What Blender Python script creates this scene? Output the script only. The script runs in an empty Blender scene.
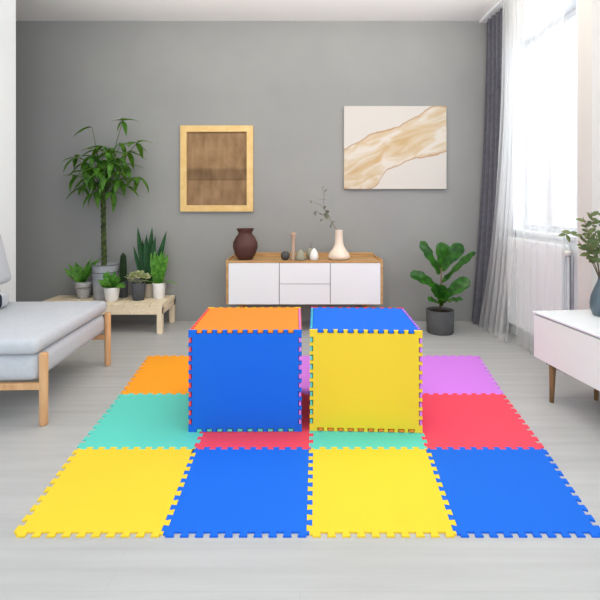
import bpy, bmesh, math, random
from mathutils import Vector, Matrix, Quaternion
random.seed(7)
scene = bpy.context.scene
col = scene.collection
PI = math.pi
F, HC, HY = 450.0, 1.10, 205.0          # focal length in px, eye height, horizon row

# ------------------------------------------------------------------ camera
cd = bpy.data.cameras.new('camera'); cam = bpy.data.objects.new('camera', cd); col.objects.link(cam)
cd.sensor_width = 36; cd.lens = 36 * F / 600; cd.shift_y = -(300 - HY) / 600
cam.location = (0, 0, HC); cam.rotation_euler = (PI / 2, 0, 0)
scene.camera = cam
# ------------------------------------------------------------------ world, lights, exposure
w = bpy.data.worlds.new('world'); scene.world = w; w.use_nodes = True
bg = w.node_tree.nodes['Background']; bg.inputs['Color'].default_value = (0.88, 0.955, 1.0, 1); bg.inputs['Strength'].default_value = 1.42
vs = scene.view_settings; vs.view_transform = 'Standard'; vs.look = 'None'; vs.gamma = 1; vs.use_curve_mapping = False
vs.exposure = 0.0

def area(name, loc, target, sx, sy, power, color=(1, 1, 1)):
    l = bpy.data.lights.new(name, 'AREA'); l.shape = 'RECTANGLE'; l.size = sx; l.size_y = sy; l.energy = power; l.color = color
    o = bpy.data.objects.new(name, l); col.objects.link(o); o.location = loc
    d = Vector(target) - Vector(loc); o.rotation_euler = d.to_track_quat('-Z', 'Y').to_euler()
    return o
area('window_daylight', (2.75, 3.35, 1.9), (0.6, 3.2, 1.0), 2.4, 2.6, 50, (0.90, 0.96, 1.0))
area('rear_fill', (0.3, -1.6, 2.2), (0, 2.6, 0.5), 3.6, 1.8, 33, (0.82, 0.92, 1.0))  # added fill from behind the camera for even light
area('overhead_fill', (0.25, 2.0, 2.82), (0.25, 2.0, 0), 2.6, 1.7, 27, (1.0, 0.955, 0.84))  # added overhead fill with no fitting, brightens the floor further back
area('ceiling_fill', (0.1, 2.9, 2.53), (0.1, 3.02, 2.95), 3.4, .6, 31, (1.0, 0.95, 0.86))  # added light hidden above the view, only there to brighten the ceiling

# ------------------------------------------------------------------ helpers
def P(px, py, y):                       # a point at distance y from the camera plane
    return Vector(((px - 300) * y / F, y, HC - (py - HY) * y / F))
def G(px, py, z=0.0):                   # a point on a horizontal level z
    return P(px, py, F * (HC - z) / (py - HY))
def srgb(r, g, b):
    f = lambda c: (c / 255) / 12.92 if c / 255 <= 0.04045 else ((c / 255 + 0.055) / 1.055) ** 2.4
    return (f(r), f(g), f(b), 1)

def mat(name, c, rough=0.6, noise=None, scale=8, stretch=(1, 1, 1), bump=0.0, bscale=None, spec=0.4, metal=0.0, sub=0.0, detail=4):
    m = bpy.data.materials.new(name); m.use_nodes = True
    nt = m.node_tree; b = nt.nodes['Principled BSDF']
    b.inputs['Base Color'].default_value = c; b.inputs['Roughness'].default_value = rough
    b.inputs['Specular IOR Level'].default_value = spec; b.inputs['Metallic'].default_value = metal
    if noise or bump:
        tc = nt.nodes.new('ShaderNodeTexCoord'); mp = nt.nodes.new('ShaderNodeMapping'); mp.inputs['Scale'].default_value = stretch
        nt.links.new(tc.outputs['Object'], mp.inputs['Vector'])
    if noise:
        n = nt.nodes.new('ShaderNodeTexNoise'); n.inputs['Scale'].default_value = scale; n.inputs['Detail'].default_value = detail
        nt.links.new(mp.outputs[0], n.inputs['Vector'])
        r = nt.nodes.new('ShaderNodeValToRGB'); r.color_ramp.elements[0].color = c; r.color_ramp.elements[1].color = noise
        r.color_ramp.elements[0].position = 0.35; r.color_ramp.elements[1].position = 0.65
        nt.links.new(n.outputs['Fac'], r.inputs['Fac']); nt.links.new(r.outputs['Color'], b.inputs['Base Color'])
    if bump:
        n2 = nt.nodes.new('ShaderNodeTexNoise'); n2.inputs['Scale'].default_value = bscale or scale * 6; n2.inputs['Detail'].default_value = 3
        nt.links.new(mp.outputs[0], n2.inputs['Vector'])
        bp = nt.nodes.new('ShaderNodeBump'); bp.inputs['Strength'].default_value = bump; bp.inputs['Distance'].default_value = 0.003
        nt.links.new(n2.outputs['Fac'], bp.inputs['Height']); nt.links.new(bp.outputs['Normal'], b.inputs['Normal'])
    return m

def obj(name, bm, material, parent=None, smooth=False, mods=None):
    me = bpy.data.meshes.new(name); bm.normal_update(); bm.to_mesh(me); bm.free()
    if smooth:
        for p in me.polygons: p.use_smooth = True
    o = bpy.data.objects.new(name, me); col.objects.link(o)
    if material: me.materials.append(material)
    if parent: o.parent = parent
    return o
def thing(name, label, cat, loc=(0, 0, 0), rz=0.0, group=None):
    o = bpy.data.objects.new(name, None); col.objects.link(o); o.empty_display_size = 0.05
    o.location = loc; o.rotation_euler = (0, 0, rz)
    o['label'] = label; o['category'] = cat
    if group: o['group'] = group
    return o
def tag(o, label, cat, group=None):
    o['label'] = label; o['category'] = cat
    if group: o['group'] = group
    return o
def struct(o):
    o['kind'] = 'structure'; return o

def box(bm, x0, x1, y0, y1, z0, z1, bev=0.0, seg=2):
    r = bmesh.ops.create_cube(bm, size=1)
    for v in r['verts']:
        v.co = Vector((x0 + (v.co.x + .5) * (x1 - x0), y0 + (v.co.y + .5) * (y1 - y0), z0 + (v.co.z + .5) * (z1 - z0)))
    if bev:
        es = list({e for v in r['verts'] for e in v.link_edges})
        bmesh.ops.bevel(bm, geom=es, offset=bev, segments=seg, affect='EDGES', profile=0.5)
def bx(*a, **k):
    bm = bmesh.new(); box(bm, *a, **k); return bm
def tube(bm, pts, radii, n=8, cap=True):
    pts = [Vector(p) for p in pts]
    if not hasattr(radii, '__len__'): radii = [radii] * len(pts)
    rings = []; prev = None
    for i, p in enumerate(pts):
        t = (pts[min(i + 1, len(pts) - 1)] - pts[max(i - 1, 0)]).normalized()
        if prev is None:
            a = Vector((0, 0, 1)) if abs(t.z) < 0.9 else Vector((1, 0, 0))
            u = t.cross(a).normalized()
        else:
            u = (prev - t * prev.dot(t)).normalized()
        prev = u; v = t.cross(u)
        rings.append([bm.verts.new(p + (u * math.cos(2 * PI * k / n) + v * math.sin(2 * PI * k / n)) * radii[i]) for k in range(n)])
    for a, b in zip(rings, rings[1:]):
        for k in range(n):
            bm.faces.new((a[k], a[(k + 1) % n], b[(k + 1) % n], b[k]))
    if cap:
        bm.faces.new(rings[0][::-1]); bm.faces.new(rings[-1])
def lathe(bm, prof, n=28, cx=0, cy=0, lobes=0, depth=0.0):
    rings = []
    for r, z in prof:
        if r <= 1e-6:
            rings.append([bm.verts.new((cx, cy, z))])
        else:
            rings.append([bm.verts.new((cx + r * (1 + depth * math.cos(lobes * 2 * PI * k / n)) * math.cos(2 * PI * k / n),
                                        cy + r * (1 + depth * math.cos(lobes * 2 * PI * k / n)) * math.sin(2 * PI * k / n), z)) for k in range(n)])
    for a, b in zip(rings, rings[1:]):
        for k in range(n):
            k2 = (k + 1) % n
            if len(a) == 1 and len(b) == 1: continue
            if len(a) == 1: bm.faces.new((a[0], b[k2], b[k]))
            elif len(b) == 1: bm.faces.new((a[k], a[k2], b[0]))
            else: bm.faces.new((a[k], a[k2], b[k2], b[k]))
def lz(*a, **k):
    bm = bmesh.new(); lathe(bm, *a, **k); bmesh.ops.recalc_face_normals(bm, faces=bm.faces); return bm
def pot_profile(rt, rb, h, t=0.006, foot=0.0):
    return [(0, 0), (rb * .96, 0), (rb, 0.004), (rb + (rt - rb) * .5, h * .5), (rt, h - .004), (rt - t * .4, h), (rt - t, h - .003), (rt - t - .002, h * .6), (0, h * .6)]

def leaf(bm, base, d, length, width, droop=0.3, fold=0.25, n=7, shape='oval', up=None, ruffle=0.0):
    """a curved blade with a folded midrib and real outline"""
    base = Vector(base); d = Vector(d).normalized()
    up = Vector(up) if up else Vector((0, 0, 1))
    side = d.cross(up)
    if side.length < 1e-3: side = d.cross(Vector((0, -1, 0.1)))
    side.normalize()
    p = base.copy(); rows = []; seg = length / n; ph = random.uniform(0, 6)
    for i in range(n + 1):
        t = i / n
        if shape == 'oval': wd = math.sin(PI * min(1, t ** 0.85 * 0.98 + 0.02)) ** 0.8
        elif shape == 'lance': wd = math.sin(PI * min(1, t ** 0.6 * .98 + .02)) ** 0.9
        elif shape == 'blade': wd = (0.62 + 0.5 * t - 0.2 * t * t) * (1 if t < .55 else max(0.0, (1 - ((t - .55) / .45) ** 1.8))) + 0.02
        elif shape == 'fiddle': wd = (0.34 + 0.66 * t ** 0.6) * (1 if t < .7 else math.sqrt(max(0, 1 - ((t - .7) / .31) ** 2))) * (1 - .25 * math.exp(-((t - .35) / .12) ** 2))
        else: wd = math.sin(PI * t)
        nrm = side.cross(d).normalized()
        s = side; h = wd * width / 2
        rf = ruffle * math.sin(ph + i * 1.9)
        rows.append((p - s * h + nrm * (fold * h + rf), p.copy(), p + s * h + nrm * (fold * h - rf)))
        q = Quaternion(side, -droop / n); d = (q @ d).normalized(); p = p + d * seg
    vr = [[bm.verts.new(c) for c in r] for r in rows]
    for a, b in zip(vr, vr[1:]):
        for k in range(2):
            bm.faces.new((a[k], a[k + 1], b[k + 1], b[k]))
    return p

# ------------------------------------------------------------------ materials
M = {}
def foam(name, rgb, noise_amt=0.0):
    return mat(name, srgb(*rgb), rough=0.75, spec=0.2, bump=0.12, bscale=160)
M['yellow'] = foam('yellow_foam', (243, 207, 56)); M['blue'] = foam('blue_foam', (24, 106, 222))
M['turq'] = foam('turquoise_foam', (98, 212, 196)); M['red'] = foam('red_foam', (246, 78, 98))
M['orange'] = foam('orange_foam', (255, 165, 40)); M['rust'] = foam('deep_orange_foam', (244, 138, 52)); M['purple'] = foam('purple_foam', (214, 130, 236))
M['lightwood'] = mat('pale_wood', srgb(226, 196, 158), .5, srgb(210, 176, 134), 6, (1, 1, 14))
M['pine'] = mat('pale_pine', srgb(248, 232, 206), .55, srgb(238, 216, 184), 5, (14, 1, 14))
M['oak'] = mat('oak_wood', srgb(204, 162, 110), .5, srgb(178, 134, 84), 4, (1, 16, 16))
M['framewood'] = mat('frame_wood', srgb(234, 200, 138), .5, srgb(226, 188, 120), 6, (3, 3, 3))
M['legwood'] = mat('bench_leg_wood', srgb(222, 176, 130), .5, srgb(206, 156, 110), 7, (6, 6, 1))
M['brass'] = mat('brown_wood_leg', srgb(150, 116, 74), .4, srgb(126, 94, 58), 7, (6, 6, 1))
M['white'] = mat('white_lacquer', srgb(234, 237, 241), .35)
M['warmwhite'] = mat('warm_white_lacquer', srgb(236, 243, 237), .6, spec=.2)
M['plasterwhite'] = mat('white_plaster', srgb(242, 245, 248), .85, bump=.05, bscale=90)
M['ceil'] = mat('ceiling_paint', srgb(248, 247, 246), .9)
M['fabric'] = mat('light_grey_fabric', srgb(198, 201, 208), .95, srgb(193, 196, 204), 40, bump=.12, bscale=420, spec=.1)
M['navy'] = mat('dark_navy_fabric', srgb(44, 52, 66), .95, bump=.2, bscale=300, spec=.1)
M['drape'] = mat('charcoal_drape', srgb(108, 108, 116), .9, srgb(96, 96, 104), 30, spec=.1)
M['soil'] = mat('dark_soil', srgb(52, 40, 32), .95, srgb(34, 27, 22), 60, bump=.5, bscale=120)
M['steel'] = mat('galvanised_metal', srgb(184, 187, 196), .5, srgb(160, 163, 172), 10, spec=.5, metal=.1)
M['zinc_rim'] = mat('zinc_rim', srgb(96, 98, 102), .5)
M['dkgrey'] = mat('dark_grey_ceramic', srgb(82, 84, 90), .6, srgb(74, 76, 82), 12)
M['midgrey'] = mat('grey_concrete', srgb(96, 97, 98), .75, srgb(86, 87, 88), 14, bump=.1)
M['beige'] = mat('beige_ceramic', srgb(206, 192, 176), .6)
M['ceramic'] = mat('white_ceramic', srgb(238, 236, 234), .35)
M['terracotta'] = mat('dark_brown_clay', srgb(88, 54, 48), .65, srgb(74, 44, 40), 9, bump=.1)
M['cream'] = mat('cream_ceramic', srgb(236, 220, 202), .55)
M['pink_wood'] = mat('pale_turned_wood', srgb(196, 170, 150), .6, srgb(176, 148, 128), 10, (5, 5, 1))
M['slate'] = mat('dark_slate', srgb(72, 74, 72), .6)
M['sage'] = mat('sage_ceramic', srgb(150, 148, 128), .6)
M['bluevase'] = mat('blue_grey_glass', srgb(88, 104, 114), .3, srgb(74, 90, 100), 9, spec=.6)
M['wire'] = mat('wire', srgb(120, 112, 100), .4, metal=.5)
def green(n, a, b, rough=.45, sc=14):
    m = mat(n, srgb(*a), rough, srgb(*b), sc, spec=.35); nt = m.node_tree; p = nt.nodes['Principled BSDF']
    tl = nt.nodes.new('ShaderNodeBsdfTranslucent'); tl.inputs['Color'].default_value = srgb(min(255, a[0] + 40), min(255, a[1] + 30), a[2])
    mx = nt.nodes.new('ShaderNodeMixShader'); mx.inputs[0].default_value = .3
    nt.links.new(p.outputs[0], mx.inputs[1]); nt.links.new(tl.outputs[0], mx.inputs[2]); nt.links.new(mx.outputs[0], nt.nodes['Material Output'].inputs['Surface']); return m
M['g_money'] = green('money_tree_leaf', (92, 146, 48), (30, 76, 26), sc=22)
M['g_snake'] = green('snake_plant_leaf', (44, 96, 56), (28, 70, 42), sc=30)
M['g_fern'] = green('bright_leaf', (116, 180, 62), (44, 110, 38), sc=40)
M['g_broad'] = green('broad_leaf', (116, 176, 70), (40, 98, 36), sc=40)
M['g_mid'] = green('mid_leaf', (122, 190, 84), (36, 96, 34), sc=50)
M['g_cactus'] = green('cactus_skin', (48, 72, 42), (32, 54, 32))
M['g_succ'] = green('succulent_leaf', (236, 236, 204), (168, 184, 128), sc=40)
M['g_fiddle'] = green('fiddle_leaf', (56, 122, 36), (18, 56, 30), .2, 26)
M['g_euc'] = green('eucalyptus_leaf', (112, 128, 84), (68, 90, 60), sc=16)
M['g_grey'] = green('dusty_sprig', (128, 136, 122), (98, 106, 96), sc=20)
M['stem'] = mat('green_stem', srgb(84, 104, 58), .6)
M['bark'] = mat('braided_bark', srgb(82, 98, 52), .8, srgb(44, 56, 30), 24, bump=.4)
M['twig'] = mat('brown_twig', srgb(112, 96, 72), .7)
M['chrome'] = mat('white_valve', srgb(226, 222, 216), .3)
M['gap'] = mat('dark_gap', srgb(60, 54, 50), .8)

# wall paint (grey, faint mottling)
M['wall'] = mat('grey_wall_paint', srgb(156, 156, 154), .8, srgb(151, 151, 150), 1.6, bump=.03, bscale=60)

# floor planks
def floor_material():
    m = bpy.data.materials.new('pale_grey_planks'); m.use_nodes = True; nt = m.node_tree; L = nt.links.new
    b = nt.nodes['Principled BSDF']; b.inputs['Roughness'].default_value = .34; b.inputs['Specular IOR Level'].default_value = .45
    tc = nt.nodes.new('ShaderNodeTexCoord')
    br = nt.nodes.new('ShaderNodeTexBrick'); br.offset = .37
    br.inputs['Scale'].default_value = 1; br.inputs['Brick Width'].default_value = 1.5; br.inputs['Row Height'].default_value = .16
    br.inputs['Mortar Size'].default_value = .0016; br.inputs['Mortar Smooth'].default_value = .4
    br.inputs['Color1'].default_value = srgb(192, 192, 192); br.inputs['Color2'].default_value = srgb(189, 189, 189); br.inputs['Mortar'].default_value = srgb(184, 184, 184)
    L(tc.outputs['Object'], br.inputs['Vector'])
    mp = nt.nodes.new('ShaderNodeMapping'); mp.inputs['Scale'].default_value = (.9, 14, 1); L(tc.outputs['Object'], mp.inputs['Vector'])
    n = nt.nodes.new('ShaderNodeTexNoise'); n.inputs['Scale'].default_value = 1.6; n.inputs['Detail'].default_value = 6; L(mp.outputs[0], n.inputs['Vector'])
    rp = nt.nodes.new('ShaderNodeValToRGB'); rp.color_ramp.elements[0].position = .3; rp.color_ramp.elements[1].position = .7
    rp.color_ramp.elements[0].color = (.86, .86, .86, 1); rp.color_ramp.elements[1].color = (1, 1, 1, 1); L(n.outputs['Fac'], rp.inputs['Fac'])
    mx = nt.nodes.new('ShaderNodeMixRGB'); mx.blend_type = 'MULTIPLY'; mx.inputs['Fac'].default_value = 1
    L(br.outputs['Color'], mx.inputs['Color1']); L(rp.outputs['Color'], mx.inputs['Color2']); L(mx.outputs['Color'], b.inputs['Base Color'])
    return m
M['floor'] = floor_material()

def sheer_material():
    m = bpy.data.materials.new('sheer_voile'); m.use_nodes = True; nt = m.node_tree; L = nt.links.new
    for n in list(nt.nodes): nt.nodes.remove(n)
    out = nt.nodes.new('ShaderNodeOutputMaterial'); tr = nt.nodes.new('ShaderNodeBsdfTransparent')
    tl = nt.nodes.new('ShaderNodeBsdfTranslucent'); df = nt.nodes.new('ShaderNodeBsdfDiffuse')
    tl.inputs['Color'].default_value = (.95, .95, .95, 1); df.inputs['Color'].default_value = (.95, .95, .95, 1)
    a = nt.nodes.new('ShaderNodeMixShader'); a.inputs[0].default_value = .5; L(tl.outputs[0], a.inputs[1]); L(df.outputs[0], a.inputs[2])
    c = nt.nodes.new('ShaderNodeMixShader'); c.inputs[0].default_value = .33; L(tr.outputs[0], c.inputs[1]); L(a.outputs[0], c.inputs[2])
    L(c.outputs[0], out.inputs['Surface']); return m
M['sheer'] = sheer_material()
def glass_material():
    m = bpy.data.materials.new('window_glass'); m.use_nodes = True; nt = m.node_tree; L = nt.links.new
    for n in list(nt.nodes): nt.nodes.remove(n)
    out = nt.nodes.new('ShaderNodeOutputMaterial'); tr = nt.nodes.new('ShaderNodeBsdfTransparent'); gl = nt.nodes.new('ShaderNodeBsdfGlossy')
    gl.inputs['Roughness'].default_value = .05; c = nt.nodes.new('ShaderNodeMixShader'); c.inputs[0].default_value = .06
    L(tr.outputs[0], c.inputs[1]); L(gl.outputs[0], c.inputs[2]); L(c.outputs[0], out.inputs['Surface']); return m
M['glass'] = glass_material()

# ------------------------------------------------------------------ room shell
YB, ZC, XR = 4.267, 2.845, 1.83
struct(obj('floor', bx(-3.4, 2.1, -0.6, 4.45, -.05, 0), M['floor']))
struct(obj('ceiling', bx(-3.4, 2.1, -0.6, 4.45, ZC, ZC + .06), M['ceil']))
struct(obj('wall_back', bx(-3.4, 2.1, YB, YB + .12, 0, ZC), M['wall']))
struct(obj('wall_left', bx(-2.36, -2.21, -0.6, 3.5, 0, ZC), M['plasterwhite']))
struct(obj('wall_recess', bx(-3.4, -3.28, -.6, YB, 0, ZC), M['wall']))
WY0, WY1, WZ0, WZ1 = 2.98, 3.86, 0.89, 2.48
bm = bmesh.new()
box(bm, XR, XR + .22, WY1, YB, 0, ZC); box(bm, XR, XR + .22, -0.6, WY0, 0, ZC)
box(bm, XR, XR + .22, WY0, WY1, 0, WZ0); box(bm, XR, XR + .22, WY0, WY1, WZ1, ZC)
struct(obj('wall_right', bm, M['plasterwhite']))
struct(obj('trim_1', bx(1.765, XR, 2.72, 2.86, 0, ZC), mat('grey_white_pier', srgb(216, 211, 207), .85)))       # pier beside the window
struct(obj('trim_2', bx(1.70, 1.80, 2.87, YB - .005, ZC - .022, ZC - .001), M['plasterwhite']))   # ceiling curtain track
# window
win = struct(thing('window_1', 'white framed window behind the sheer curtain', 'window', (XR, WY0, WZ0)))
del win['label']; del win['category']
def winbox(name, x0, x1, y0, y1, z0, z1, m): return obj(name, bx(x0, x1, y0, y1, z0, z1, bev=.004), m, win)
W_, H_ = WY1 - WY0, WZ1 - WZ0
bm = bmesh.new()
for a in ((.10, .16, 0, .05, 0, H_), (.10, .16, W_ - .05, W_, 0, H_), (.10, .16, .05, W_ - .05, 0, .05), (.10, .16, .05, W_ - .05, H_ - .05, H_), (.06, .18, W_ / 2 - .055, W_ / 2 + .055, .05, H_ - .05)):
    box(bm, *a, bev=.004)
obj('window_frame', bm, M['white'], win)
obj('pane', bx(.125, .131, .05, W_ / 2 - .055, .05, H_ - .05), M['glass'], win)
obj('pane', bx(.125, .131, W_ / 2 + .055, W_ - .05, .05, H_ - .05), M['glass'], win)
obj('window_sill', bx(-.018, .10, -.005, W_ + .005, -.03, -.001, bev=.006), M['white'], win)
# ------------------------------------------------------------------ radiator
rad = thing('radiator', 'white panel radiator under the window behind the sheer curtain', 'radiator', (XR - .01, 2.99, 0))
bm = bmesh.new(); box(bm, -.075, -.055, .02, .80, .12, .83, bev=.006); box(bm, -.03, -.012, .02, .80, .12, .83, bev=.006)
obj('panel', bm, M['plasterwhite'], rad)
bm = bmesh.new()
for k in range(23): box(bm, -.055, -.03, .04 + k * .0325, .055 + k * .0325, .13, .825)
obj('grille', bm, M['plasterwhite'], rad)
bm = bmesh.new(); tube(bm, [(-.04, .02, .78), (-.04, -.03, .78)], .02, 14); tube(bm, [(-.04, -.028, .78), (-.085, -.028, .78)], .022, 14); obj('valve', bm, M['chrome'], rad, True)
bm = bmesh.new(); tube(bm, [(-.04, -.05, 0.0), (-.04, -.05, .74), (-.04, -.045, .78)], .009, 10); obj('pipe', bm, M['steel'], rad, True)

# ------------------------------------------------------------------ curtains
def curtain(name, label, x, y0, y1, z1, folds, amp, material, flare=0.0, group=None, tie=0.0, seed=1, pool=0.0):
    rnd = random.Random(seed); bm = bmesh.new(); n = folds * 10; nz = 26; g = []
    offs = [rnd.uniform(-.4, .4) for _ in range(folds + 1)]
    for j in range(nz + 1):
        t = j / nz; z = .008 + (z1 - .008) * t; row = []
        for i in range(n + 1):
            u = i / n; k = u * folds
            ph = 2 * PI * k + offs[int(k)] * (1 - t)
            y = y0 + (y1 - y0) * u
            y += flare * (1 - t) ** 2 * u
            xx = x + amp * (0.55 + .45 * (1 - t)) * math.sin(ph) + .3 * amp * math.sin(2.3 * ph + 5 * t) - pool * (1 - t) ** 3
            row.append(bm.verts.new((xx, y, z)))
        g.append(row)
    for a, b in zip(g, g[1:]):
        for i in range(n): bm.faces.new((a[i], a[i + 1], b[i + 1], b[i]))
    return tag(obj(name, bm, material, None, True), label, 'curtain', group)
curtain('sheer_curtain', 'long white sheer curtain hanging across the window and radiator', 1.705, 2.90, 3.53, ZC - .024, 6, .016, M['sheer'], seed=4)
curtain('sheer_curtain', 'narrow gathered white sheer curtain between the grey drape and the window', 1.715, 3.55, 3.78, ZC - .024, 5, .022, M['sheer'], flare=.28, seed=8, pool=.09)
# charcoal drape in the corner: gathered column, spreading along the back wall towards the floor
bm = bmesh.new(); g = []; n = 96; nz = 26
for j in range(nz + 1):
    t = j / nz; z = .008 + (ZC - .033) * t; row = []
    sp = (1 - t) ** 2.2
    for i in range(n + 1):
        u = i / n
        cx = 1.785 - .025 * u - (0.12 * u) * sp - .03 * sp; cy = 3.86 + .365 * u
        off = (.026 + .010 * (1 - t)) * math.sin(u * 5 * 2 * PI + .8 * math.sin(3 * t))
        row.append(bm.verts.new((cx - off * .93, cy - off * .1, z)))
    g.append(row)
for a, b in zip(g, g[1:]):
    for i in range(n): bm.faces.new((a[i], a[i + 1], b[i + 1], b[i]))
tag(obj('drape', bm, M['drape'], None, True), 'charcoal grey drape hanging in the corner beside the back wall', 'curtain')

# ------------------------------------------------------------------ puzzle floor mats
ROWS = [533.5, 448, 393.7, 355.7]
COLS = [[15, 163, 309.3, 456.8, 601.5], [78, 195.5, 311, 427.5, 543], [121.5, 216.8, 312, 407.3, 502.5], [149, 231.2, 313.5, 395.8, 478]]
TH = .007
GP = [[G(COLS[r][c], ROWS[r], TH) for c in range(5)] for r in range(4)]
def toothed(a, b, n=10, d=.019):
    """puzzle edge from a to b: dovetailed tabs to the right of the line, notches to the left"""
    a = Vector((a.x, a.y)); b = Vector((b.x, b.y)); L = b - a; nrm = Vector((L.y, -L.x)).normalized(); h = d / 2
    pts = [a, a + L * (.25 / n)]
    for k in range(n):
        for q, o in ((.29, -h), (.21, h), (.79, h), (.71, -h)):
            if k == 0 and q == .29: continue
            if k == n - 1 and q == .71: continue
            pts.append(a + L * ((k + q) / n) + nrm * o)
    pts.append(a + L * (1 - .25 / n)); pts.append(b)
    return pts
HE = [[toothed(GP[r][c], GP[r][c + 1]) for c in range(4)] for r in range(4)]
VE = [[toothed(GP[r + 1][c], GP[r][c]) if c < 4 else toothed(GP[r][c], GP[r + 1][c]) for c in range(5)] for r in range(3)]
def mat_tile(r, c, name, label, m):
    bottom = HE[r][c]
    right = VE[r][c + 1] if c + 1 == 4 else VE[r][c + 1][::-1]
    top = HE[r + 1][c][::-1] if r + 1 < 4 else toothed(GP[4 - 1][c + 1], GP[4 - 1][c])
    left = VE[r][c]
    loop = bottom[:-1] + right[:-1] + top[:-1] + left[:-1]
    cen = sum(loop, Vector((0, 0))) / len(loop)
    bm = bmesh.new(); vs_ = [bm.verts.new((p.x - cen.x, p.y - cen.y, 0)) for p in loop]
    f = bm.faces.new(vs_); f.normal_update()
    if f.normal.z < 0: f.normal_flip()
    r_ = bmesh.ops.extrude_face_region(bm, geom=[f]); tv = [v for v in r_['geom'] if isinstance(v, bmesh.types.BMVert)]
    for v in tv: v.co.z = TH
    bmesh.ops.recalc_face_normals(bm, faces=bm.faces)
    te = [e for e in bm.edges if all(abs(v.co.z - TH) < 1e-6 for v in e.verts)]
    bmesh.ops.bevel(bm, geom=te, offset=.0012, segments=1, affect='EDGES')
    o = obj(name, bm, m); o.location = (cen.x, cen.y, 0)
    return tag(o, label, 'play mat', 'interlocking floor mats')
TILES = [
    [('yellow', 'yellow foam puzzle mat at the front left corner of the floor mats'),
     ('blue', 'blue foam puzzle mat in the front row between two yellow mats'),
     ('yellow', 'yellow foam puzzle mat in the front row between two blue mats'),
     ('blue', 'blue foam puzzle mat at the front right corner of the floor mats')],
    [('turq', 'turquoise foam puzzle mat on the left edge between orange and yellow mats'),
     ('red', 'red foam puzzle mat partly under the blue fronted cube'),
     ('turq', 'turquoise foam puzzle mat mostly under the yellow fronted cube'),
     ('red', 'red foam puzzle mat on the right edge between purple and blue mats')],
    [('orange', 'orange foam puzzle mat at the back left corner of the floor mats'),
     ('purple', 'purple foam puzzle mat behind the blue fronted cube, seen through the gap between cubes'),
     ('orange', 'orange foam puzzle mat in the back row behind the yellow fronted cube'),
     ('purple', 'purple foam puzzle mat at the back right corner of the floor mats')]]
for r in range(3):
    for c in range(4):
        k, lab = TILES[r][c]; mat_tile(r, c, 'puzzle_mat', lab, M[k])

# ------------------------------------------------------------------ foam cubes
def panel_outline(w, h, kinds, corners, d):
    """kinds: for bottom,right,top,left edges 0 = tabs on even cells, 1 = tabs on odd cells"""
    N = 21
    def edge(L, kind):
        cell = (L - 2 * d) / N; e = cell * .05; out = []
        for i in range(N):
            on = (i % 2 == 0) if kind else (i % 2 == 1)
            s0 = d + i * cell; s1 = s0 + cell
            if on:
                a0 = s0 + e if i else s0; a1 = s1 - e if i < N - 1 else s1
                q0 = cell * .13 if i else 0; q1 = cell * .13 if i < N - 1 else 0; out += [(a0 + q0, d), (a0, 0), (a1, 0), (a1 - q1, d)]
        return out
    loop = []
    for k, L in enumerate((w, h, w, h)):
        pts = []
        if corners: pts.append((0, 0))
        else: pts.append((d, d))
        e = edge(L, kinds[k])
        if corners: e = e[2:] if kinds[k] else e
        if corners: e = e[:-2]
        pts += e
        for s, o in pts:
            if k == 0: q = (s, o)
            elif k == 1: q = (w - o, s)
            elif k == 2: q = (w - s, h - o)
            else: q = (o, h - s)
            if not loop or (Vector(q) - Vector(loop[-1])).length > 1e-6: loop.append(q)
    if (Vector(loop[0]) - Vector(loop[-1])).length < 1e-6: loop.pop()
    return loop
def panel_mesh(w, h, kinds, corners, d, t):
    bm = bmesh.new(); vs_ = [bm.verts.new((x - w / 2, y - h / 2, 0)) for x, y in panel_outline(w, h, kinds, corners, d)]
    f = bm.faces.new(vs_)
    r_ = bmesh.ops.extrude_face_region(bm, geom=[f])
    for v in r_['geom']:
        if isinstance(v, bmesh.types.BMVert): v.co.z = -t
    bmesh.ops.recalc_face_normals(bm, faces=bm.faces)
    te = [e for e in bm.edges if all(abs(v.co.z) < 1e-6 for v in e.verts)]
    bmesh.ops.bevel(bm, geom=te, offset=.001, segments=1, affect='EDGES')
    return bm
def foam_cube(label, loc, rz, w, dp, h, cols):
    root = thing('foam_cube', label, 'play cube', loc, rz, 'foam play cubes')
    d, t, ins = .0165, .0100, .0030
    def put(name, wid, hei, kinds, corners, rot, pos, m, lab):
        o = obj(name, panel_mesh(wid, hei, kinds, corners, d, t), M[m], root); o['label'] = lab
        o.rotation_euler = rot; o.location = pos; return o
    nm = dict(turq='turquoise', rust='orange')
    A, B = (1, 1, 1, 1), (0, 0, 0, 0)
    put('front_panel', w, h, A, True, (PI / 2, 0, 0), (0, -dp / 2 + ins, h / 2), cols[0], nm.get(cols[0], cols[0]) + ' foam front panel')
    put('back_panel', w, h, A, True, (PI / 2, 0, PI), (0, dp / 2 - ins, h / 2), cols[1], nm.get(cols[1], cols[1]) + ' foam back panel')
    put('top_panel', w, dp, (0, 1, 0, 1), False, (0, 0, 0), (0, 0, h - ins), cols[2], nm.get(cols[2], cols[2]) + ' foam top panel')
    put('bottom_panel', w, dp, (0, 1, 0, 1), False, (PI, 0, 0), (0, 0, ins), cols[3], nm.get(cols[3], cols[3]) + ' foam bottom panel')
    put('left_panel', dp, h, B, False, (PI / 2, 0, -PI / 2), (-w / 2 + ins, 0, h / 2), cols[4], nm.get(cols[4], cols[4]) + ' foam left panel')
    put('right_panel', dp, h, B, False, (PI / 2, 0, PI / 2), (w / 2 - ins, 0, h / 2), cols[5], nm.get(cols[5], cols[5]) + ' foam right panel')
YF = F * (HC - TH) / (432.3 - HY); DP = .495; HH = (432.3 - 330.3) * YF / F
def cube_at(px0, px1, rz, label, cols):
    x0, x1 = (px0 - 300) * YF / F, (px1 - 300) * YF / F
    foam_cube(label, ((x0 + x1) / 2 + (DP / 2) * math.sin(-rz), YF + DP / 2, TH), rz, x1 - x0, DP, HH, cols)
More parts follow.
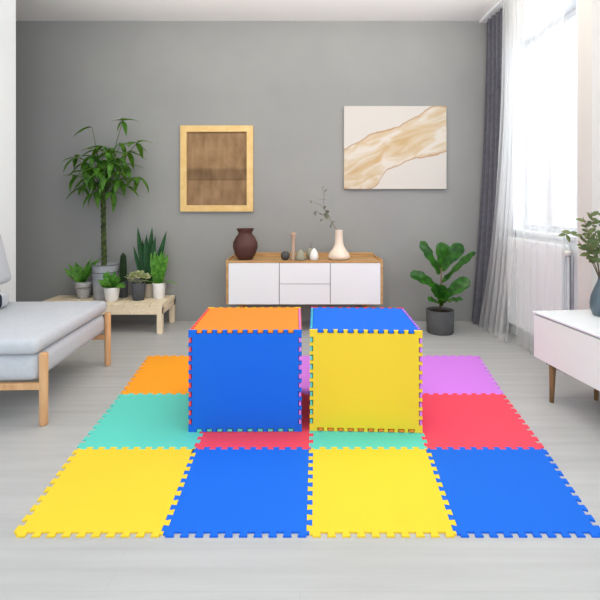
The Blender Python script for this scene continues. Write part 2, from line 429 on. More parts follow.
cube_at(188.3, 301.8, math.radians(.5), 'foam cube with a blue front, orange top and red left side', ('blue', 'yellow', 'rust', 'turq', 'red', 'purple'))
cube_at(309.6, 422.2, math.radians(-2.2), 'foam cube with a yellow front and blue top', ('yellow', 'red', 'blue', 'rust', 'turq', 'purple'))

# ------------------------------------------------------------------ sideboard
SY0, SY1 = 3.85, 4.235; sx0, sx1 = P(226, 0, SY0).x, P(383, 0, SY0).x
sz0, sz1 = P(0, 304.5, SY0).z, P(0, 261, SY0).z
sb = thing('sideboard', 'long oak sideboard with white doors and drawers against the grey wall', 'sideboard', ((sx0 + sx1) / 2, SY0, 0))
sw = (sx1 - sx0) / 2; D = SY1 - SY0
bm = bmesh.new(); t = .02
box(bm, -sw, -sw + t, 0, D, sz0, sz1 + .012, bev=.002); box(bm, sw - t, sw, 0, D, sz0, sz1 + .012, bev=.002)
box(bm, -sw + t, sw - t, 0, D - .02, sz1 - .016, sz1, bev=.001); box(bm, -sw + t, sw - t, 0, D, sz0, sz0 + .012, bev=.001)
obj('carcass', bm, M['oak'], sb)
obj('back_rail', bx(-sw + t, sw - t, D - .018, D, sz1 - .3, sz1 + .034, bev=.002), M['oak'], sb)
xs = [-sw + t + .002, P(279.3, 0, SY0).x - sb.location.x, P(330.3, 0, SY0).x - sb.location.x, sw - t - .002]
zt, zb = sz1 - .019, sz0 + .002; zm = P(0, 284, SY0).z; gp = .0025
obj('door', bx(xs[0], xs[1] - gp, -.004, .014, zb, zt, bev=.002), M['white'], sb)
obj('door', bx(xs[2] + gp, xs[3], -.004, .014, zb, zt, bev=.002), M['white'], sb)
obj('drawer', bx(xs[1] + gp, xs[2] - gp, -.004, .014, zm + gp, zt, bev=.002), M['white'], sb)
obj('drawer', bx(xs[1] + gp, xs[2] - gp, -.004, .014, zb, zm - gp, bev=.002), M['white'], sb)
obj('gap_shade', bx(-sw + t, sw - t, .018, .024, sz0 + .013, sz1 - .017), M['gap'], sb)  # dark sheet behind the fronts stands in for shade in their gaps
for sx in (-1, 1):
    for yy in (.07, D - .06):
        bm = bmesh.new(); tube(bm, [(sx * (sw - .12), yy, 0), (sx * (sw - .12), yy, sz0)], [.013, .019], 14); obj('leg', bm, M['oak'], sb, True)

# ornaments
SZ = sz1 + .0005
def ornament(name, label, cat, px, y, prof, m, lobes=0, depth=0, group='ornaments on the sideboard', n=28):
    x = P(px, 0, y).x
    o = obj(name, lz(prof, n=n, lobes=lobes, depth=depth), m, None, True); o.location = (x, y, SZ); return tag(o, label, cat, group)
k = 4.0 / F
ornament('clay_vase', 'dark brown round clay vase on the left end of the sideboard', 'vase', 245.3, 3.965,
         [(0, 0), (6.4 * k, 0), (7.2 * k, .4 * k), (10.4 * k, 6 * k), (12.3 * k, 12.5 * k), (12 * k, 17 * k), (9.2 * k, 22.5 * k), (7 * k, 25 * k), (6.7 * k, 26.5 * k), (8.6 * k, 30 * k), (9 * k, 30.6 * k), (8 * k, 30.6 * k), (6 * k, 26.5 * k), (6.2 * k, 24.5 * k), (9 * k, 16 * k), (0, 5 * k)], M['terracotta'])
ornament('stone_ball', 'small dark round stone ornament left of the wooden candlestick', 'ornament', 285.4, 3.92,
         [(0, 0), (2.2 * k, .1 * k), (4 * k, 1.6 * k), (4.7 * k, 4.2 * k), (4.1 * k, 6.6 * k), (2.4 * k, 8.2 * k), (0, 8.7 * k)], M['slate'])
ornament('candlestick', 'tall slim turned wooden candlestick among the small ornaments', 'candlestick', 293.4, 3.95,
         [(0, 0), (3.2 * k, 0), (3.2 * k, .8 * k), (2.3 * k, 3 * k), (1.7 * k, 12 * k), (1.6 * k, 20 * k), (2.2 * k, 22.5 * k), (2.9 * k, 24 * k), (2.9 * k, 26.4 * k), (2.2 * k, 26.8 * k), (0, 26 * k)], M['pink_wood'])
ornament('ceramic_mound', 'small sage grey rounded cone ornament right of the candlestick', 'ornament', 300.6, 3.91,
         [(0, 0), (4.8 * k, 0), (5.4 * k, .8 * k), (5 * k, 3.4 * k), (3.6 * k, 7 * k), (2 * k, 9.4 * k), (.8 * k, 10.2 * k), (0, 10.4 * k)], M['sage'])
j = thing('lidded_jar', 'small white rounded jar with a wire loop among the ornaments', 'jar', (P(310.6, 0, 3.99).x, 3.99, SZ), group='ornaments on the sideboard')
obj('body', lz([(0, 0), (3.2 * k, 0), (4 * k, 1.5 * k), (4.2 * k, 5 * k), (3.4 * k, 8.6 * k), (1.6 * k, 10.8 * k), (0, 11.4 * k)]), M['sage'], j, True)
bm = bmesh.new(); tube(bm, [(0, 0, 11.2 * k), (-.6 * k, 0, 14 * k), (0, 0, 16.2 * k), (1.2 * k, 0, 16.6 * k), (1.6 * k, 0, 14.4 * k), (.8 * k, 0, 11.2 * k)], .0022, 6); obj('wire_loop', bm, M['wire'], j, True)
ornament('ceramic_pear', 'small white egg shaped ornament at the right of the small ornaments', 'ornament', 314.1, 3.91,
         [(0, 0), (3.2 * k, 0), (4.1 * k, 1.2 * k), (4.3 * k, 4 * k), (3.6 * k, 7.4 * k), (2.2 * k, 9.8 * k), (1 * k, 11 * k), (.6 * k, 11.6 * k), (0, 11.8 * k)], M['ceramic'])
ornament('bottle_vase', 'cream long necked vase on the right end of the sideboard', 'vase', 339, 3.96,
         [(0, 0), (8 * k, 0), (10.2 * k, 1.2 * k), (10.8 * k, 3.4 * k), (9.6 * k, 6.4 * k), (6.4 * k, 10.6 * k), (4.6 * k, 14 * k), (3.9 * k, 18 * k), (3.8 * k, 28.6 * k), (4.1 * k, 29.2 * k), (3.2 * k, 29.2 * k), (3 * k, 22 * k), (0, 18 * k)], M['cream'])
# dry sprig
sp = thing('dried_sprig', 'thin grey green dried sprig standing in the cream vase', 'branch', (P(339, 0, 3.96).x, 3.96, SZ + .20))
o0 = Vector(sp.location)
bm = bmesh.new()
main = [P(339, 236, 3.96), P(336.5, 230, 3.965), P(331, 221, 3.99), P(325.5, 211, 3.98), P(321, 205, 3.98), P(313, 202, 3.97)]
tube(bm, [p - o0 for p in main], [.003, .003, .0026, .0022, .0018, .001], 6)
br = [P(325, 210.5, 3.98), P(323.5, 204, 4.0), P(324, 196, 4.02), P(322.5, 188, 4.02)]
tube(bm, [p - o0 for p in br], [.002, .0018, .0016, .001], 6)
br2 = [P(329, 216.5, 3.99), P(321, 214, 3.95), P(316, 210, 3.93)]
tube(bm, [p - o0 for p in br2], [.002, .0016, .001], 6)
obj('stem', bm, M['twig'], sp, True)
bm = bmesh.new()
for px, py, s in ((311, 200.5, 3), (316, 211, 5), (318.5, 214, 5.5), (322.8, 219, 4), (325.5, 212.5, 8), (328, 213, 6), (331.5, 223.5, 5.5), (323, 200, 4.5), (324.8, 192, 4), (322.6, 188, 3.5), (326, 206, 4)):
    b_ = P(px, py, 3.98) - o0
    for q in range(2):
        leaf(bm, b_, (random.uniform(-1, 1), random.uniform(-.6, .3), random.uniform(-.8, .6)), s * k, s * k * .6, .4, .2, 5)
obj('foliage', bm, M['g_grey'], sp, True)

# ------------------------------------------------------------------ framed textile and canvas
YW = YB - .002
def art_canvas():
    m = bpy.data.materials.new('abstract_canvas'); m.use_nodes = True; nt = m.node_tree; L = nt.links.new; b = nt.nodes['Principled BSDF']; b.inputs['Roughness'].default_value = .8
    tc = nt.nodes.new('ShaderNodeTexCoord'); sep = nt.nodes.new('ShaderNodeSeparateXYZ')
    L(tc.outputs['Generated'], sep.inputs[0])
    nz = nt.nodes.new('ShaderNodeTexNoise'); nz.inputs['Scale'].default_value = 9; nz.inputs['Detail'].default_value = 5; L(tc.outputs['Generated'], nz.inputs['Vector'])
    def mth(op, a, bb, v=None):
        n = nt.nodes.new('ShaderNodeMath'); n.operation = op
        for i, x in enumerate((a, bb)):
            if x is None: continue
            if hasattr(x, 'default_value'): L(x, n.inputs[i])
            else: n.inputs[i].default_value = x
        return n.outputs[0]
    def curve(pts):
        c = nt.nodes.new('ShaderNodeFloatCurve'); cu = c.mapping.curves[0]
        cu.points[0].location = pts[0]; cu.points[1].location = pts[-1]
        for p in pts[1:-1]: cu.points.new(*p)
        c.mapping.update(); L(sep.outputs['X'], c.inputs['Value']); return c.outputs[0]
    wob = mth('MULTIPLY', mth('SUBTRACT', nz.outputs['Fac'], .5), .06)
    v = mth('ADD', sep.outputs['Z'], wob)
    upper = curve([(0, .48), (.15, .58), (.3, .685), (.4, .70), (.7, .87), (.87, 1.0), (1, 1)])
    lower = curve([(0, 0), (.27, .0), (.42, .22), (.55, .29), (.7, .37), (.8, .38), (1, .45)])
    du = mth('SUBTRACT', upper, v); dl = mth('SUBTRACT', v, lower)
    ind = mth('MINIMUM', du, dl)
    mask = nt.nodes.new('ShaderNodeMapRange'); mask.inputs[1].default_value = -.004; mask.inputs[2].default_value = .004; L(ind, mask.inputs[0])
    edge = nt.nodes.new('ShaderNodeMapRange'); edge.inputs[1].default_value = .0; edge.inputs[2].default_value = .03; L(ind, edge.inputs[0])
    mp = nt.nodes.new('ShaderNodeMapping'); mp.inputs['Scale'].default_value = (1.8, 1, 5); mr = nt.nodes.new('ShaderNodeMapping'); mr.inputs['Rotation'].default_value = (0, .5, 0); L(tc.outputs['Generated'], mr.inputs['Vector']); L(mr.outputs[0], mp.inputs['Vector'])
    n2 = nt.nodes.new('ShaderNodeTexNoise'); n2.inputs['Scale'].default_value = 1.7; n2.inputs['Detail'].default_value = 6; n2.inputs['Distortion'].default_value = 1.2; L(mp.outputs[0], n2.inputs['Vector'])
    rp = nt.nodes.new('ShaderNodeValToRGB'); e = rp.color_ramp.elements
    e[0].position = .3; e[0].color = srgb(196, 164, 120); e[1].position = .62; e[1].color = srgb(214, 205, 194)
    x = rp.color_ramp.elements.new(.48); x.color = srgb(205, 186, 158); L(n2.outputs['Fac'], rp.inputs['Fac'])
    m1 = nt.nodes.new('ShaderNodeMixRGB'); m1.inputs['Color1'].default_value = srgb(176, 134, 96); L(edge.outputs[0], m1.inputs['Fac']); L(rp.outputs['Color'], m1.inputs['Color2'])
    m2 = nt.nodes.new('ShaderNodeMixRGB'); m2.inputs['Color1'].default_value = srgb(209, 203, 196); L(mask.outputs[0], m2.inputs['Fac']); L(m1.outputs['Color'], m2.inputs['Color2'])
    L(m2.outputs['Color'], b.inputs['Base Color']); return m
a, b_ = P(344, 106, YB - .03), P(446.5, 189, YB - .03)
cv = thing('canvas_painting', 'unframed abstract canvas with a tan diagonal band on the grey wall', 'painting', ((a.x + b_.x) / 2, YW, (a.z + b_.z) / 2))
hw, hh = (b_.x - a.x) / 2, (a.z - b_.z) / 2
obj('canvas', bx(-hw, hw, -.030, -.002, -hh, hh, bev=.002), art_canvas(), cv)
obj('stretcher', bx(-hw + .004, hw - .004, -.0285, 0, -hh + .004, hh - .004), M['oak'], cv)

def textile():
    m = bpy.data.materials.new('brown_sackcloth'); m.use_nodes = True; nt = m.node_tree; L = nt.links.new; b = nt.nodes['Principled BSDF']; b.inputs['Roughness'].default_value = .9
    tc = nt.nodes.new('ShaderNodeTexCoord'); sep = nt.nodes.new('ShaderNodeSeparateXYZ'); L(tc.outputs['Generated'], sep.inputs[0])
    mp = nt.nodes.new('ShaderNodeMapping'); mp.inputs['Scale'].default_value = (3, 1, 1.6); L(tc.outputs['Generated'], mp.inputs['Vector'])
    n = nt.nodes.new('ShaderNodeTexNoise'); n.inputs['Scale'].default_value = 2.2; n.inputs['Detail'].default_value = 7; L(mp.outputs[0], n.inputs['Vector'])
    rp = nt.nodes.new('ShaderNodeValToRGB'); rp.color_ramp.elements[0].color = srgb(126, 96, 66); rp.color_ramp.elements[1].color = srgb(166, 134, 100)
    rp.color_ramp.elements[0].position = .3; rp.color_ramp.elements[1].position = .7; L(n.outputs['Fac'], rp.inputs['Fac'])
    bd = nt.nodes.new('ShaderNodeValToRGB'); bd.color_ramp.interpolation = 'LINEAR'; e = bd.color_ramp.elements
    e[0].position = 0; e[0].color = (.93, .93, .93, 1); e[1].position = 1; e[1].color = (1, 1, 1, 1)
    for p, c in ((.335, .93), (.345, .5), (.36, .68), (.48, .68), (.52, 1)):
        x = e.new(p); x.color = (c, c, c * .97, 1)
    L(sep.outputs['Z'], bd.inputs['Fac'])
    mx = nt.nodes.new('ShaderNodeMixRGB'); mx.blend_type = 'MULTIPLY'; mx.inputs['Fac'].default_value = 1; L(rp.outputs['Color'], mx.inputs['Color1']); L(bd.outputs['Color'], mx.inputs['Color2'])
    L(mx.outputs['Color'], b.inputs['Base Color'])
    bp = nt.nodes.new('ShaderNodeBump'); bp.inputs['Strength'].default_value = .5; bp.inputs['Distance'].default_value = .01; L(n.outputs['Fac'], bp.inputs['Height']); L(bp.outputs['Normal'], b.inputs['Normal'])
    return m
a, b_ = P(180.3, 125.5, YB - .03), P(253, 211.5, YB - .03)
fr = thing('framed_textile', 'brown sackcloth piece in a pale wooden frame on the grey wall', 'picture', ((a.x + b_.x) / 2, YW, (a.z + b_.z) / 2))
hw, hh = (b_.x - a.x) / 2, (a.z - b_.z) / 2; fw = 6.2 * YB / F
bm = bmesh.new()
outer = [(-hw, -hh), (hw, -hh), (hw, hh), (-hw, hh)]; inner = [(s * (hw - fw), q * (hh - fw)) for s, q in ((-1, -1), (1, -1), (1, 1), (-1, 1))]
V = {}
for nm_, ring, ys in (('ob', outer, 0), ('of', outer, -.030), ('if', inner, -.034), ('ib', inner, 0)):
    V[nm_] = [bm.verts.new((x, ys, z)) for x, z in ring]
for q in range(4):
    q2 = (q + 1) % 4
    for s, e_ in (('ob', 'of'), ('of', 'if'), ('if', 'ib'), ('ib', 'ob')):
        bm.faces.new((V[s][q], V[s][q2], V[e_][q2], V[e_][q]))
bmesh.ops.recalc_face_normals(bm, faces=bm.faces)
obj('frame', bm, M['framewood'], fr)
obj('sackcloth', bx(-hw + fw + .0005, hw - fw - .0005, -.012, -.001, -hh + fw + .0005, hh - fw - .0005), textile(), fr)

# ------------------------------------------------------------------ plant table
TZ = .25; ty0, ty1 = 3.835, 4.245; tx1 = P(162, 0, 3.835).x; tx0 = -2.28
pt = thing('plant_bench', 'low pale slatted wooden bench holding the potted plants', 'bench', (tx1, ty0, 0))
W2 = tx1 - tx0; D2 = ty1 - ty0
ns = 10; sl = W2 / ns
bm = bmesh.new()
for i in range(ns): box(bm, -W2 + i * sl + .004, -W2 + (i + 1) * sl - .004, .0, D2, TZ - .02, TZ, bev=.002)
obj('slat_top', bm, M['pine'], pt)
bm = bmesh.new(); box(bm, -W2, 0, 0, .03, TZ - .085, TZ - .0205, bev=.002); box(bm, -W2, 0, D2 - .03, D2, TZ - .085, TZ - .0205, bev=.002)
box(bm, -.03, 0, .03, D2 - .03, TZ - .085, TZ - .0205, bev=.002); box(bm, -W2, -W2 + .03, .03, D2 - .03, TZ - .085, TZ - .0205, bev=.002)
obj('apron', bm, M['pine'], pt)
for xx in (-.045, -W2):
    for yy in (0, D2 - .045):
        obj('leg', bx(xx, xx + .045, yy - .001, yy + .045, 0, TZ - .0215, bev=.002), M['pine'], pt)

GRP = 'potted plants on the slatted bench'
def pot_of(root, rt, rb, h, m, n=28, soil=True):
    obj('pot', lz(pot_profile(rt, rb, h), n=n), m, root, True)
    if soil: obj('soil', lz([(0, h * .6 + .0005), (rt * .86, h * .6 + .0005), (rt * .9, h * .86), (rt * .5, h * .9), (0, h * .91)]), M['soil'], root, True)

# money tree
Y = 4.10; kk = Y / F
mt = thing('money_tree', 'tall braided money tree in a galvanised pot at the back of the slatted bench', 'potted plant', (P(105, 0, Y).x, Y, TZ), group=GRP)
o0 = Vector(mt.location); PH = P(0, 264, Y).z - TZ
obj('pot', lz([(0, 0), (10 * kk, 0), (10.4 * kk, .004), (11.4 * kk, PH * .5), (12 * kk, PH * .8), (12.4 * kk, PH - .01), (12.6 * kk, PH - .004), (12.3 * kk, PH), (11.7 * kk, PH), (11.5 * kk, PH * .8), (0, PH * .8)]), M['steel'], mt, True)
bm = bmesh.new()
for zz in (PH - .004, PH * .78): tube(bm, [(12.45 * kk * math.cos(q * PI / 16), 12.45 * kk * math.sin(q * PI / 16), zz) for q in range(33)], .004, 6)
obj('rim_band', bm, M['zinc_rim'], mt, True)
obj('soil', lz([(0, PH * .8 + .001), (11.4 * kk, PH * .8 + .001), (10 * kk, PH * .9), (0, PH * .92)]), M['soil'], mt, True)
bm = bmesh.new(); ztop = P(0, 196, Y).z - TZ
for s in range(3):
    pts = []; 
    for q in range(61):
        t = q / 60; ang = t * PI * 9 + s * 2 * PI / 3
        pts.append((.013 * math.cos(ang) - .006 - .012 * t, .013 * math.sin(ang), PH * .88 + (ztop - PH * .88) * t))
    tube(bm, pts, [.0135 - .003 * q / 60 for q in range(61)], 8)
obj('braided_trunk', bm, M['bark'], mt, True)
bmS = bmesh.new(); bmL = bmesh.new()
base = Vector((-.016, 0, ztop - .03))
rnd = random.Random(11)
hubs = [(92, 127, 0, 2), (123, 121, .0, 5), (137, 143, -.05, 6), (138, 177, -.04, 5), (76, 158, -.03, 5), (83, 187, -.05, 5), (97, 150, -.08, 6), (110, 148, .02, 6), (96, 168, -.12, 6), (117, 172, -.15, 6), (106, 178, -.13, 6),
        (121, 143, -.02, 5), (88, 163, .03, 5), (103, 160, -.04, 6), (113, 186, .0, 5), (98, 183, .03, 5), (125, 165, .04, 5), (78, 176, .02, 4), (112, 162, -.16, 6), (90, 178, -.1, 5), (126, 186, -.02, 4), (100, 172, -.18, 6), (108, 152, -.12, 6), (92, 156, -.06, 5), (118, 158, -.1, 6), (102, 146, -.02, 5), (112, 192, -.1, 5), (96, 192, -.06, 5), (120, 180, -.12, 5), (86, 172, -.12, 5), (128, 152, -.02, 4)]
for px, py, dy, nl in hubs:
    hub = P(px, py, Y + dy) - o0
    mid = base.lerp(hub, .55) + Vector((0, 0, .09))
    pts = [(base * (1 - t) ** 2 + mid * 2 * t * (1 - t) + hub * t * t) for t in [q / 8 for q in range(9)]]
    tube(bmS, pts, [.0045 - .0022 * q / 8 for q in range(9)], 6)
    out = (hub - base); out.z = 0
    oa = math.atan2(out.y, out.x)
    for q in range(nl):
        a_ = oa + (q - (nl - 1) / 2) * (1.05 if nl > 3 else .5) + rnd.uniform(-.2, .2)
        if P(px, py, Y + dy).y > 4.08 and math.sin(a_) > 0: a_ = -a_
        el = rnd.uniform(-.9, .35)
        ln = rnd.uniform(.12, .2)
        leaf(bmL, hub, (math.cos(a_) * math.cos(el), math.sin(a_) * math.cos(el) * .75, math.sin(el)), ln, ln * .29, rnd.uniform(.3, 1.0), .3, 8, 'lance')
for b__ in (bmS, bmL):
    for v in b__.verts:
        if v.co.y > .09: v.co.y = .09 + .05 * math.tanh((v.co.y - .09) / .06)
obj('stalks', bmS, M['stem'], mt, True); obj('foliage', bmL, M['g_money'], mt, True)

# broad leaf plant in patterned pot
def small_plant(name, label, px, y, rt, rb, top_py, m, build, gm, group=GRP, zsurf=TZ, cat='potted plant'):
    x = P(px, 0, y).x; h = P(0, top_py, y - rt * y / F * .8).z - zsurf; s = y / F
    root = thing(name, label, cat, (x, y, zsurf + .0006), group=group)
    pot_of(root, rt * s, rb * s, h, m)
    bm = bmesh.new(); build(bm, h * .88, s); obj('foliage', bm, gm, root, True)
    return root
potpat = bpy.data.materials.new('patterned_pot'); potpat.use_nodes = True
nt = potpat.node_tree; wv = nt.nodes.new('ShaderNodeTexWave'); wv.bands_direction = 'Z'; wv.inputs['Scale'].default_value = 22; wv.inputs['Distortion'].default_value = 6; wv.inputs['Detail Scale'].default_value = 2.5
tc = nt.nodes.new('ShaderNodeTexCoord'); nt.links.new(tc.outputs['Object'], wv.inputs['Vector'])
rp = nt.nodes.new('ShaderNodeValToRGB'); rp.color_ramp.elements[0].color = srgb(136, 138, 142); rp.color_ramp.elements[1].color = srgb(206, 206, 206); nt.links.new(wv.outputs['Fac'], rp.inputs['Fac'])
nt.links.new(rp.outputs['Color'], nt.nodes['Principled BSDF'].inputs['Base Color'])
def tips(bm, h, s, cx, cy, lst, droop, shape='lance', fold=.3):
    o_ = Vector((P(cx, 0, cy).x, cy, TZ))
    for px, py, yo, wd in lst:
        b_ = Vector((0, 0, h)); tip = P(px, py, cy + yo) - o_; d_ = tip - b_; d0 = d_.normalized()
        sd = d0.cross(Vector((0, -.75, .65))).normalized(); d0 = Quaternion(sd, droop / 2) @ d0
        leaf(bm, b_, d0, d_.length * 1.05, wd * s, droop, fold, 9, shape, up=(0, -.75, .65))
def b1(bm, h, s):
    tips(bm, h, s, 84.5, 4.12, [(64, 268, -.02, 6), (69, 264, .03, 6), (76, 262, .05, 8), (101, 258, -.03, 7), (95, 261, -.06, 7), (99, 266, -.05, 6), (66, 273, -.06, 6), (92, 258, .02, 6), (72, 273, -.08, 8), (90, 265, .03, 8), (82, 266, -.05, 8), (88, 274, -.10, 7)], .8)
small_plant('broadleaf_plant', 'small broad leaved plant in a grey and white patterned pot', 83.6, 4.12, 8.7, 5.6, 282.5, potpat, b1, M['g_broad'])
def b2(bm, h, s):
    r = random.Random(3); L_ = []
    for i in range(48):
        a_ = r.uniform(0, PI); q = r.uniform(.6, 1)
        L_.append((111.5 + 14.5 * q * math.cos(a_), 287 - 17 * q * math.sin(a_), r.uniform(-.11, .03), r.uniform(3, 4.5)))
    tips(bm, h, s, 111.8, 3.98, L_, .5, 'oval')
small_plant('leafy_plant', 'small bushy green plant in a round white pot at the front of the bench', 111.8, 3.98, 8, 5.8, 288, M['ceramic'], b2, M['g_mid'])
# cactus
Y = 4.15; s = Y / F
ca = thing('column_cactus', 'slim dark column cactus in a narrow grey pot beside the money tree', 'potted plant', (P(123.2, 0, Y).x, Y, TZ + .0006), group=GRP)
h = P(0, 281, Y).z - TZ
pot_of(ca, 5 * s, 4.2 * s, h, M['dkgrey'])
hc = P(0, 252, Y).z - TZ
pr = [(0, h * .88)] + [(3.4 * s * (1 - .35 * (q / 12) ** 3) * (1 if q < 12 else .3), h * .88 + (hc - h * .88) * q / 12.5) for q in range(13)] + [(0, hc)]
obj('cactus_body', lz(pr, n=40, lobes=8, depth=.13), M['g_cactus'], ca, False)
# succulent
def b4(bm, h, s):
    r = random.Random(5)
    for i in range(30):
        a_ = i * 2.399; rr = math.sqrt(i / 30) * 11; el = r.uniform(.2, 1.2)
        bx_, by_ = math.cos(a_) * rr * s, math.sin(a_) * rr * .55 * s; hz = h + (1 - (rr / 12) ** 2) * 7 * s + 4 * s
        for q in range(5):
            aa = q * 1.256 + r.random()
            leaf(bm, (bx_, by_, hz), (math.cos(aa) * math.cos(el), math.sin(aa) * math.cos(el), math.sin(el)), 5 * s, 3 * s, .3, .2, 4, 'oval')
    for i in range(10):
        a_ = i * .63
        tube(bm, [(0, 0, h - .004), (math.cos(a_) * 5 * s, math.sin(a_) * 3 * s, h + 4 * s), (math.cos(a_) * 10 * s, math.sin(a_) * 5 * s, h + 4 * s)], .0022, 5)
small_plant('pale_succulent', 'pale cream green succulent in a dark grey pot', 138.5, 4.03, 7.2, 5.6, 283.5, M['dkgrey'], b4, M['g_succ'])
# snake plant
Y = 4.17; s = Y / F
sn = thing('snake_plant', 'tall snake plant in a beige pot behind the pale succulent', 'potted plant', (P(148.6, 0, Y).x, Y, TZ + .0006), group=GRP)
h = P(0, 283, Y).z - TZ; pot_of(sn, 6.2 * s, 5.4 * s, h, M['beige'])
bm = bmesh.new()
for px, py, bx_, yo, wd in ((137, 227, -3, 0, 6.5), (151.5, 227, 0, .01, 7), (146, 234, -1, -.02, 6.5), (166, 231, 4, .0, 6), (133, 246, -4, -.02, 4.5), (155, 236, 2, -.03, 6), (142, 240, -2, .02, 6), (160, 246, 3, -.03, 5)):
    b_ = Vector((bx_ * s, yo, h * .86)); tip = P(px, py, Y + yo) - Vector(sn.location); d_ = tip - b_
    leaf(bm, b_, d_, d_.length, wd * s, .06, .35, 9, 'blade', up=(0, -1, .1))
obj('foliage', bm, M['g_snake'], sn, True)
# bird nest fern in white pot
def b6(bm, h, s):
    for px, py, yo, wd in ((149.5, 253, -.01, 5.5), (153, 251, -.03, 5.5), (156.5, 254, .01, 5), (160, 251.5, -.02, 6), (163, 250.5, .01, 5), (166.5, 254, -.02, 5.5), (158, 262, -.06, 6), (163.5, 264, -.06, 6), (151, 264, -.05, 6), (155, 268, -.07, 6), (161, 272, -.07, 6)):
        b_ = Vector(((px - 158.8) * .25 * s, yo * .3, h)); tip = P(px, py, 4.10 + yo) - Vector((P(158.8, 0, 4.10).x, 4.10, TZ)); d_ = tip - b_
        leaf(bm, b_, d_, d_.length, wd * s, .25, .3, 11, 'blade', up=(0, -1, .1), ruffle=.006)
    leaf(bm, (2 * s, -.01, h), (.8, -.2, .75), 21 * s, 5 * s, 1.4, .3, 9, 'lance')
    leaf(bm, (-2 * s, -.01, h), (-.7, -.3, .8), 15 * s, 5 * s, 1.2, .3, 9, 'lance')
small_plant('ruffled_fern', 'bright green upright ruffled fern in a white pot at the right end of the bench', 159, 4.10, 6.6, 5.4, 283.5, M['ceramic'], b6, M['g_fern'])

# ------------------------------------------------------------------ fiddle leaf fig
Y = 3.89; s = Y / F
fg = thing('fiddle_leaf_fig', 'large leaved fig in a grey pot on the floor right of the sideboard', 'potted plant', (P(440, 0, Y).x, Y, 0))
h = P(0, 311.5, Y - .08).z
pr = [(0, 0), (12.3 * s, 0), (12.8 * s, .006), (13.4 * s, h * .5), (13.6 * s, h - .006), (13.2 * s, h), (12.5 * s, h), (12.3 * s, h * .85), (0, h * .85)]
obj('pot', lz(pr, n=40), M['midgrey'], fg, True)
obj('soil', lz([(0, h * .85 + .001), (12.1 * s, h * .85 + .001), (10 * s, h * .93), (0, h * .95)]), M['soil'], fg, True)
o0 = Vector(fg.location)
bm = bmesh.new(); top = P(441.3, 268, Y) - o0
tube(bm, [(0, 0, h * .9), P(440.5, 298, Y) - o0, P(441.3, 282, Y) - o0, top], [.009, .008, .007, .005], 10); obj('stem', bm, M['twig'], fg, True)
bm = bmesh.new()
for (bxp, byp), (tx, ty, dy), wd, dr, up in (
        ((439.5, 274), (420.5, 242.5, -.03), 14, .15, (.6, -1, .3)), ((440.5, 270), (443, 243.5, .06), 17, .1, (0, -1, 0)), ((441, 270), (461.5, 245, -.08), 16, .25, (-.3, -1, .5)),
        ((442, 283), (474, 252.5, .05), 10, .2, (0, -.4, 1)), ((440, 292), (411, 274, -.07), 17, .75, (.1, -.8, .9)), ((440.5, 300), (469, 280, -.10), 16, .45, (-.1, -.9, .8)),
        ((440.5, 304), (462, 300, -.15), 10, .6, (0, -.5, 1)), ((440, 305), (431, 301, -.20), 14, .6, (0, -.6, 1)), ((440, 300), (432, 288, -.12), 13, .5, (0, -.9, .6)), ((440.5, 303), (447, 300, -.22), 13, .5, (0, -.6, 1)), ((440.5, 300), (441, 285, -.06), 12, .4, (0, -1, .3))):
    b_ = P(bxp, byp, Y) - o0; tip = P(tx, ty, Y + dy) - o0; d_ = tip - b_
    d0 = d_.normalized(); 
    sd = d0.cross(Vector(up)).normalized(); d0 = Quaternion(sd, dr / 2) @ d0
    leaf(bm, b_, d0, d_.length * 1.03, wd * s, dr, .22, 12, 'fiddle', up=up, ruffle=.009)
obj('foliage', bm, M['g_fiddle'], fg, True)

# ------------------------------------------------------------------ daybed
db = thing('daybed', 'light grey upholstered daybed with round wooden legs by the left wall', 'daybed', (-1.294, 2.25, 0), math.radians(2.5))
LEN, DEP = .835, .83
def soft(x0, x1, y0, y1, z0, z1, r, seg=4): return bx(x0, x1, y0, y1, z0, z1, bev=r, seg=seg)
obj('base', soft(-DEP, -.006, -.02, LEN + .03, .219, .358, .045), M['fabric'], db, True)
obj('mattress', soft(-DEP, .0, -.04, LEN + .045, .358, .440, .034), M['fabric'], db, True)
for xx in (.012, -DEP + .03):
    for yy in (0, LEN):
        bm = bmesh.new(); lathe(bm, [(0, 0), (.016, 0), (.0195, .004), (.0205, .02), (.0215, .35), (.020, .358), (.015, .362), (0, .362)], 20, xx, yy)
        obj('leg', bm, M['legwood'], db, True)
for yy in (.0, LEN):
    obj('rail', bx(-DEP + .04, .0, yy - .013, yy + .013, .180, .214, bev=.003), M['legwood'], db)
bm = soft(-.10, .10, -.36, .36, -.20, .20, .045)
bk = thing('back_cushion', 'light grey back cushion leaning on the white wall above the daybed', 'cushion', (0, 0, 0))
o = obj('cover', bm, M['fabric'], bk, True); o.scale = (.7, 1, .88)
bk.location = (-2.05, 2.71, .738); bk.rotation_euler = (0, math.radians(-14), math.radians(1))
bm = bmesh.new(); tube(bm, [(0, -.33, 0), (0, -.32, 0), (0, 0, 0), (0, .32, 0), (0, .33, 0)], [.03, .052, .054, .052, .03], 20)
bo = tag(obj('bolster', bm, M['fabric'], None, True), 'light grey bolster lying under the back cushion on the daybed', 'cushion'); bo.location = (-2.06, 2.72, .495); bo.rotation_euler = (0, 0, math.radians(1))
tp = thing('throw_pillow', 'pale throw pillow with a dark navy band at the left edge of the daybed', 'pillow', (-1.925, 2.74, .4405), math.radians(2))
obj('cover', soft(-.05, .05, -.19, .19, 0, .105, .035), M['fabric'], tp, True)
obj('navy_band', soft(-.0515, .0515, -.13, .125, -.0003, .1065, .036), M['navy'], tp, True)['label'] = 'dark navy band'

# ------------------------------------------------------------------ console table with vase
tb = thing('media_console', 'low white console on tapered wooden legs along the window wall', 'console', (1.357, 2.62, 0), math.atan(50 / 450))
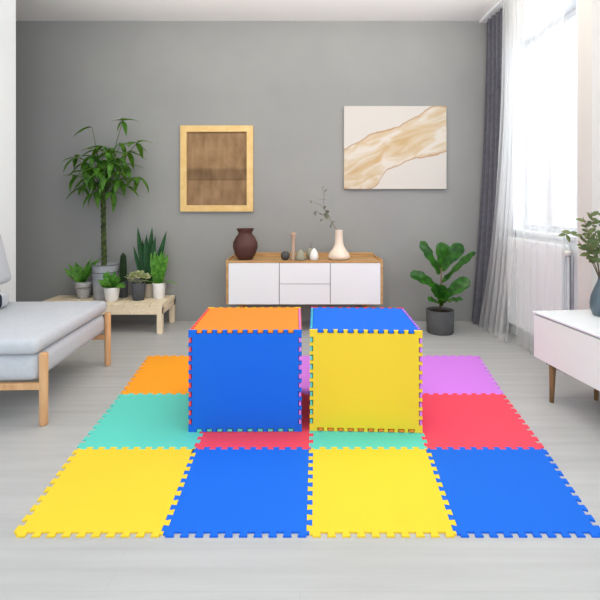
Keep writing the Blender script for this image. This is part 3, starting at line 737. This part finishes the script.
# local -y runs towards the viewer, +x towards the window wall
CL, CDp = .86, .36; cz0, cz1 = .222, .484
obj('top_board', bx(-.004, CDp, -CL, .0, cz1 - .012, cz1, bev=.003), M['white'], tb)
obj('body', bx(.006, CDp - .004, -CL + .004, -.004, cz0, cz1 - .0185, bev=.003), M['warmwhite'], tb)
obj('shadow_gap', bx(.012, CDp - .01, -CL + .01, -.01, cz1 - .0185, cz1 - .012), M['gap'], tb)
obj('door', bx(.0, .006, -.56, -.006, cz0 - .001, cz1 - .0195, bev=.002), M['warmwhite'], tb)
for xx in (.04, CDp - .05):
    for yy in (-.115, -CL + .115):
        bm = bmesh.new(); tube(bm, [(xx - .006, yy, 0), (xx, yy, cz0)], [.011, .019], 16); obj('leg', bm, M['brass'], tb, True)
Y = 2.50; s = Y / F; CZ = cz1 + .0005
X = 1.68
vz = thing('glass_vase', 'blue grey bottle vase on the white console at the right edge', 'vase', (X, Y, CZ))
obj('body', lz([(0, 0), (7 * s, 0), (8 * s, .5 * s), (10.2 * s, 6 * s), (10.8 * s, 13 * s), (9.4 * s, 21 * s), (6.4 * s, 29 * s), (4 * s, 35 * s), (3.4 * s, 41 * s), (3.8 * s, 43.5 * s), (3 * s, 43.5 * s), (2.8 * s, 38 * s), (6 * s, 26 * s), (0, 6 * s)], n=36, lobes=12, depth=.025), M['bluevase'], vz, True)
eu = thing('eucalyptus_branch', 'eucalyptus branches standing in the blue grey vase', 'branch', (X, Y, CZ + .23))
o0 = Vector(eu.location); bmS = bmesh.new(); bmL = bmesh.new(); rnd = random.Random(21)
for path in ([(600, 280), (597, 262), (590, 246), (580, 236), (571, 233), (561, 236)], [(600, 278), (597, 255), (588, 232), (583, 217)], [(601, 278), (600, 250), (594, 228), (591, 212)], [(601, 278), (604, 250), (606, 226), (603, 212)], [(600, 280), (594, 262), (586, 250), (578, 241)], [(602, 278), (610, 255), (618, 240)], [(600, 280), (592, 262), (588, 256)]):
    dy = rnd.uniform(-.06, .03)
    pts = [P(px, py, Y + dy * i / len(path)) - o0 + Vector((1.667 - P(600, 0, Y).x, 0, 0)) for i, (px, py) in enumerate(path)]
    tube(bmS, pts, [.003 - .0018 * i / len(pts) for i in range(len(pts))], 6)
    for a_, b_ in list(zip(pts, pts[1:]))[1:]:
        n = max(1, int((b_ - a_).length / .022))
        for q in range(n):
            p = a_.lerp(b_, q / n)
            for sg in (-1, 1):
                dirv = (b_ - a_).normalized() * .5 + Vector((sg * rnd.uniform(.4, 1), rnd.uniform(-.8, .5), rnd.uniform(-.5, .5)))
                ln = rnd.uniform(.032, .052); leaf(bmL, p, dirv, ln, ln * .55, rnd.uniform(.2, .8), .2, 6, 'oval', up=(rnd.uniform(-.4, .4), -.8, .6))
obj('stem', bmS, M['twig'], eu, True); obj('foliage', bmL, M['g_euc'], eu, True)
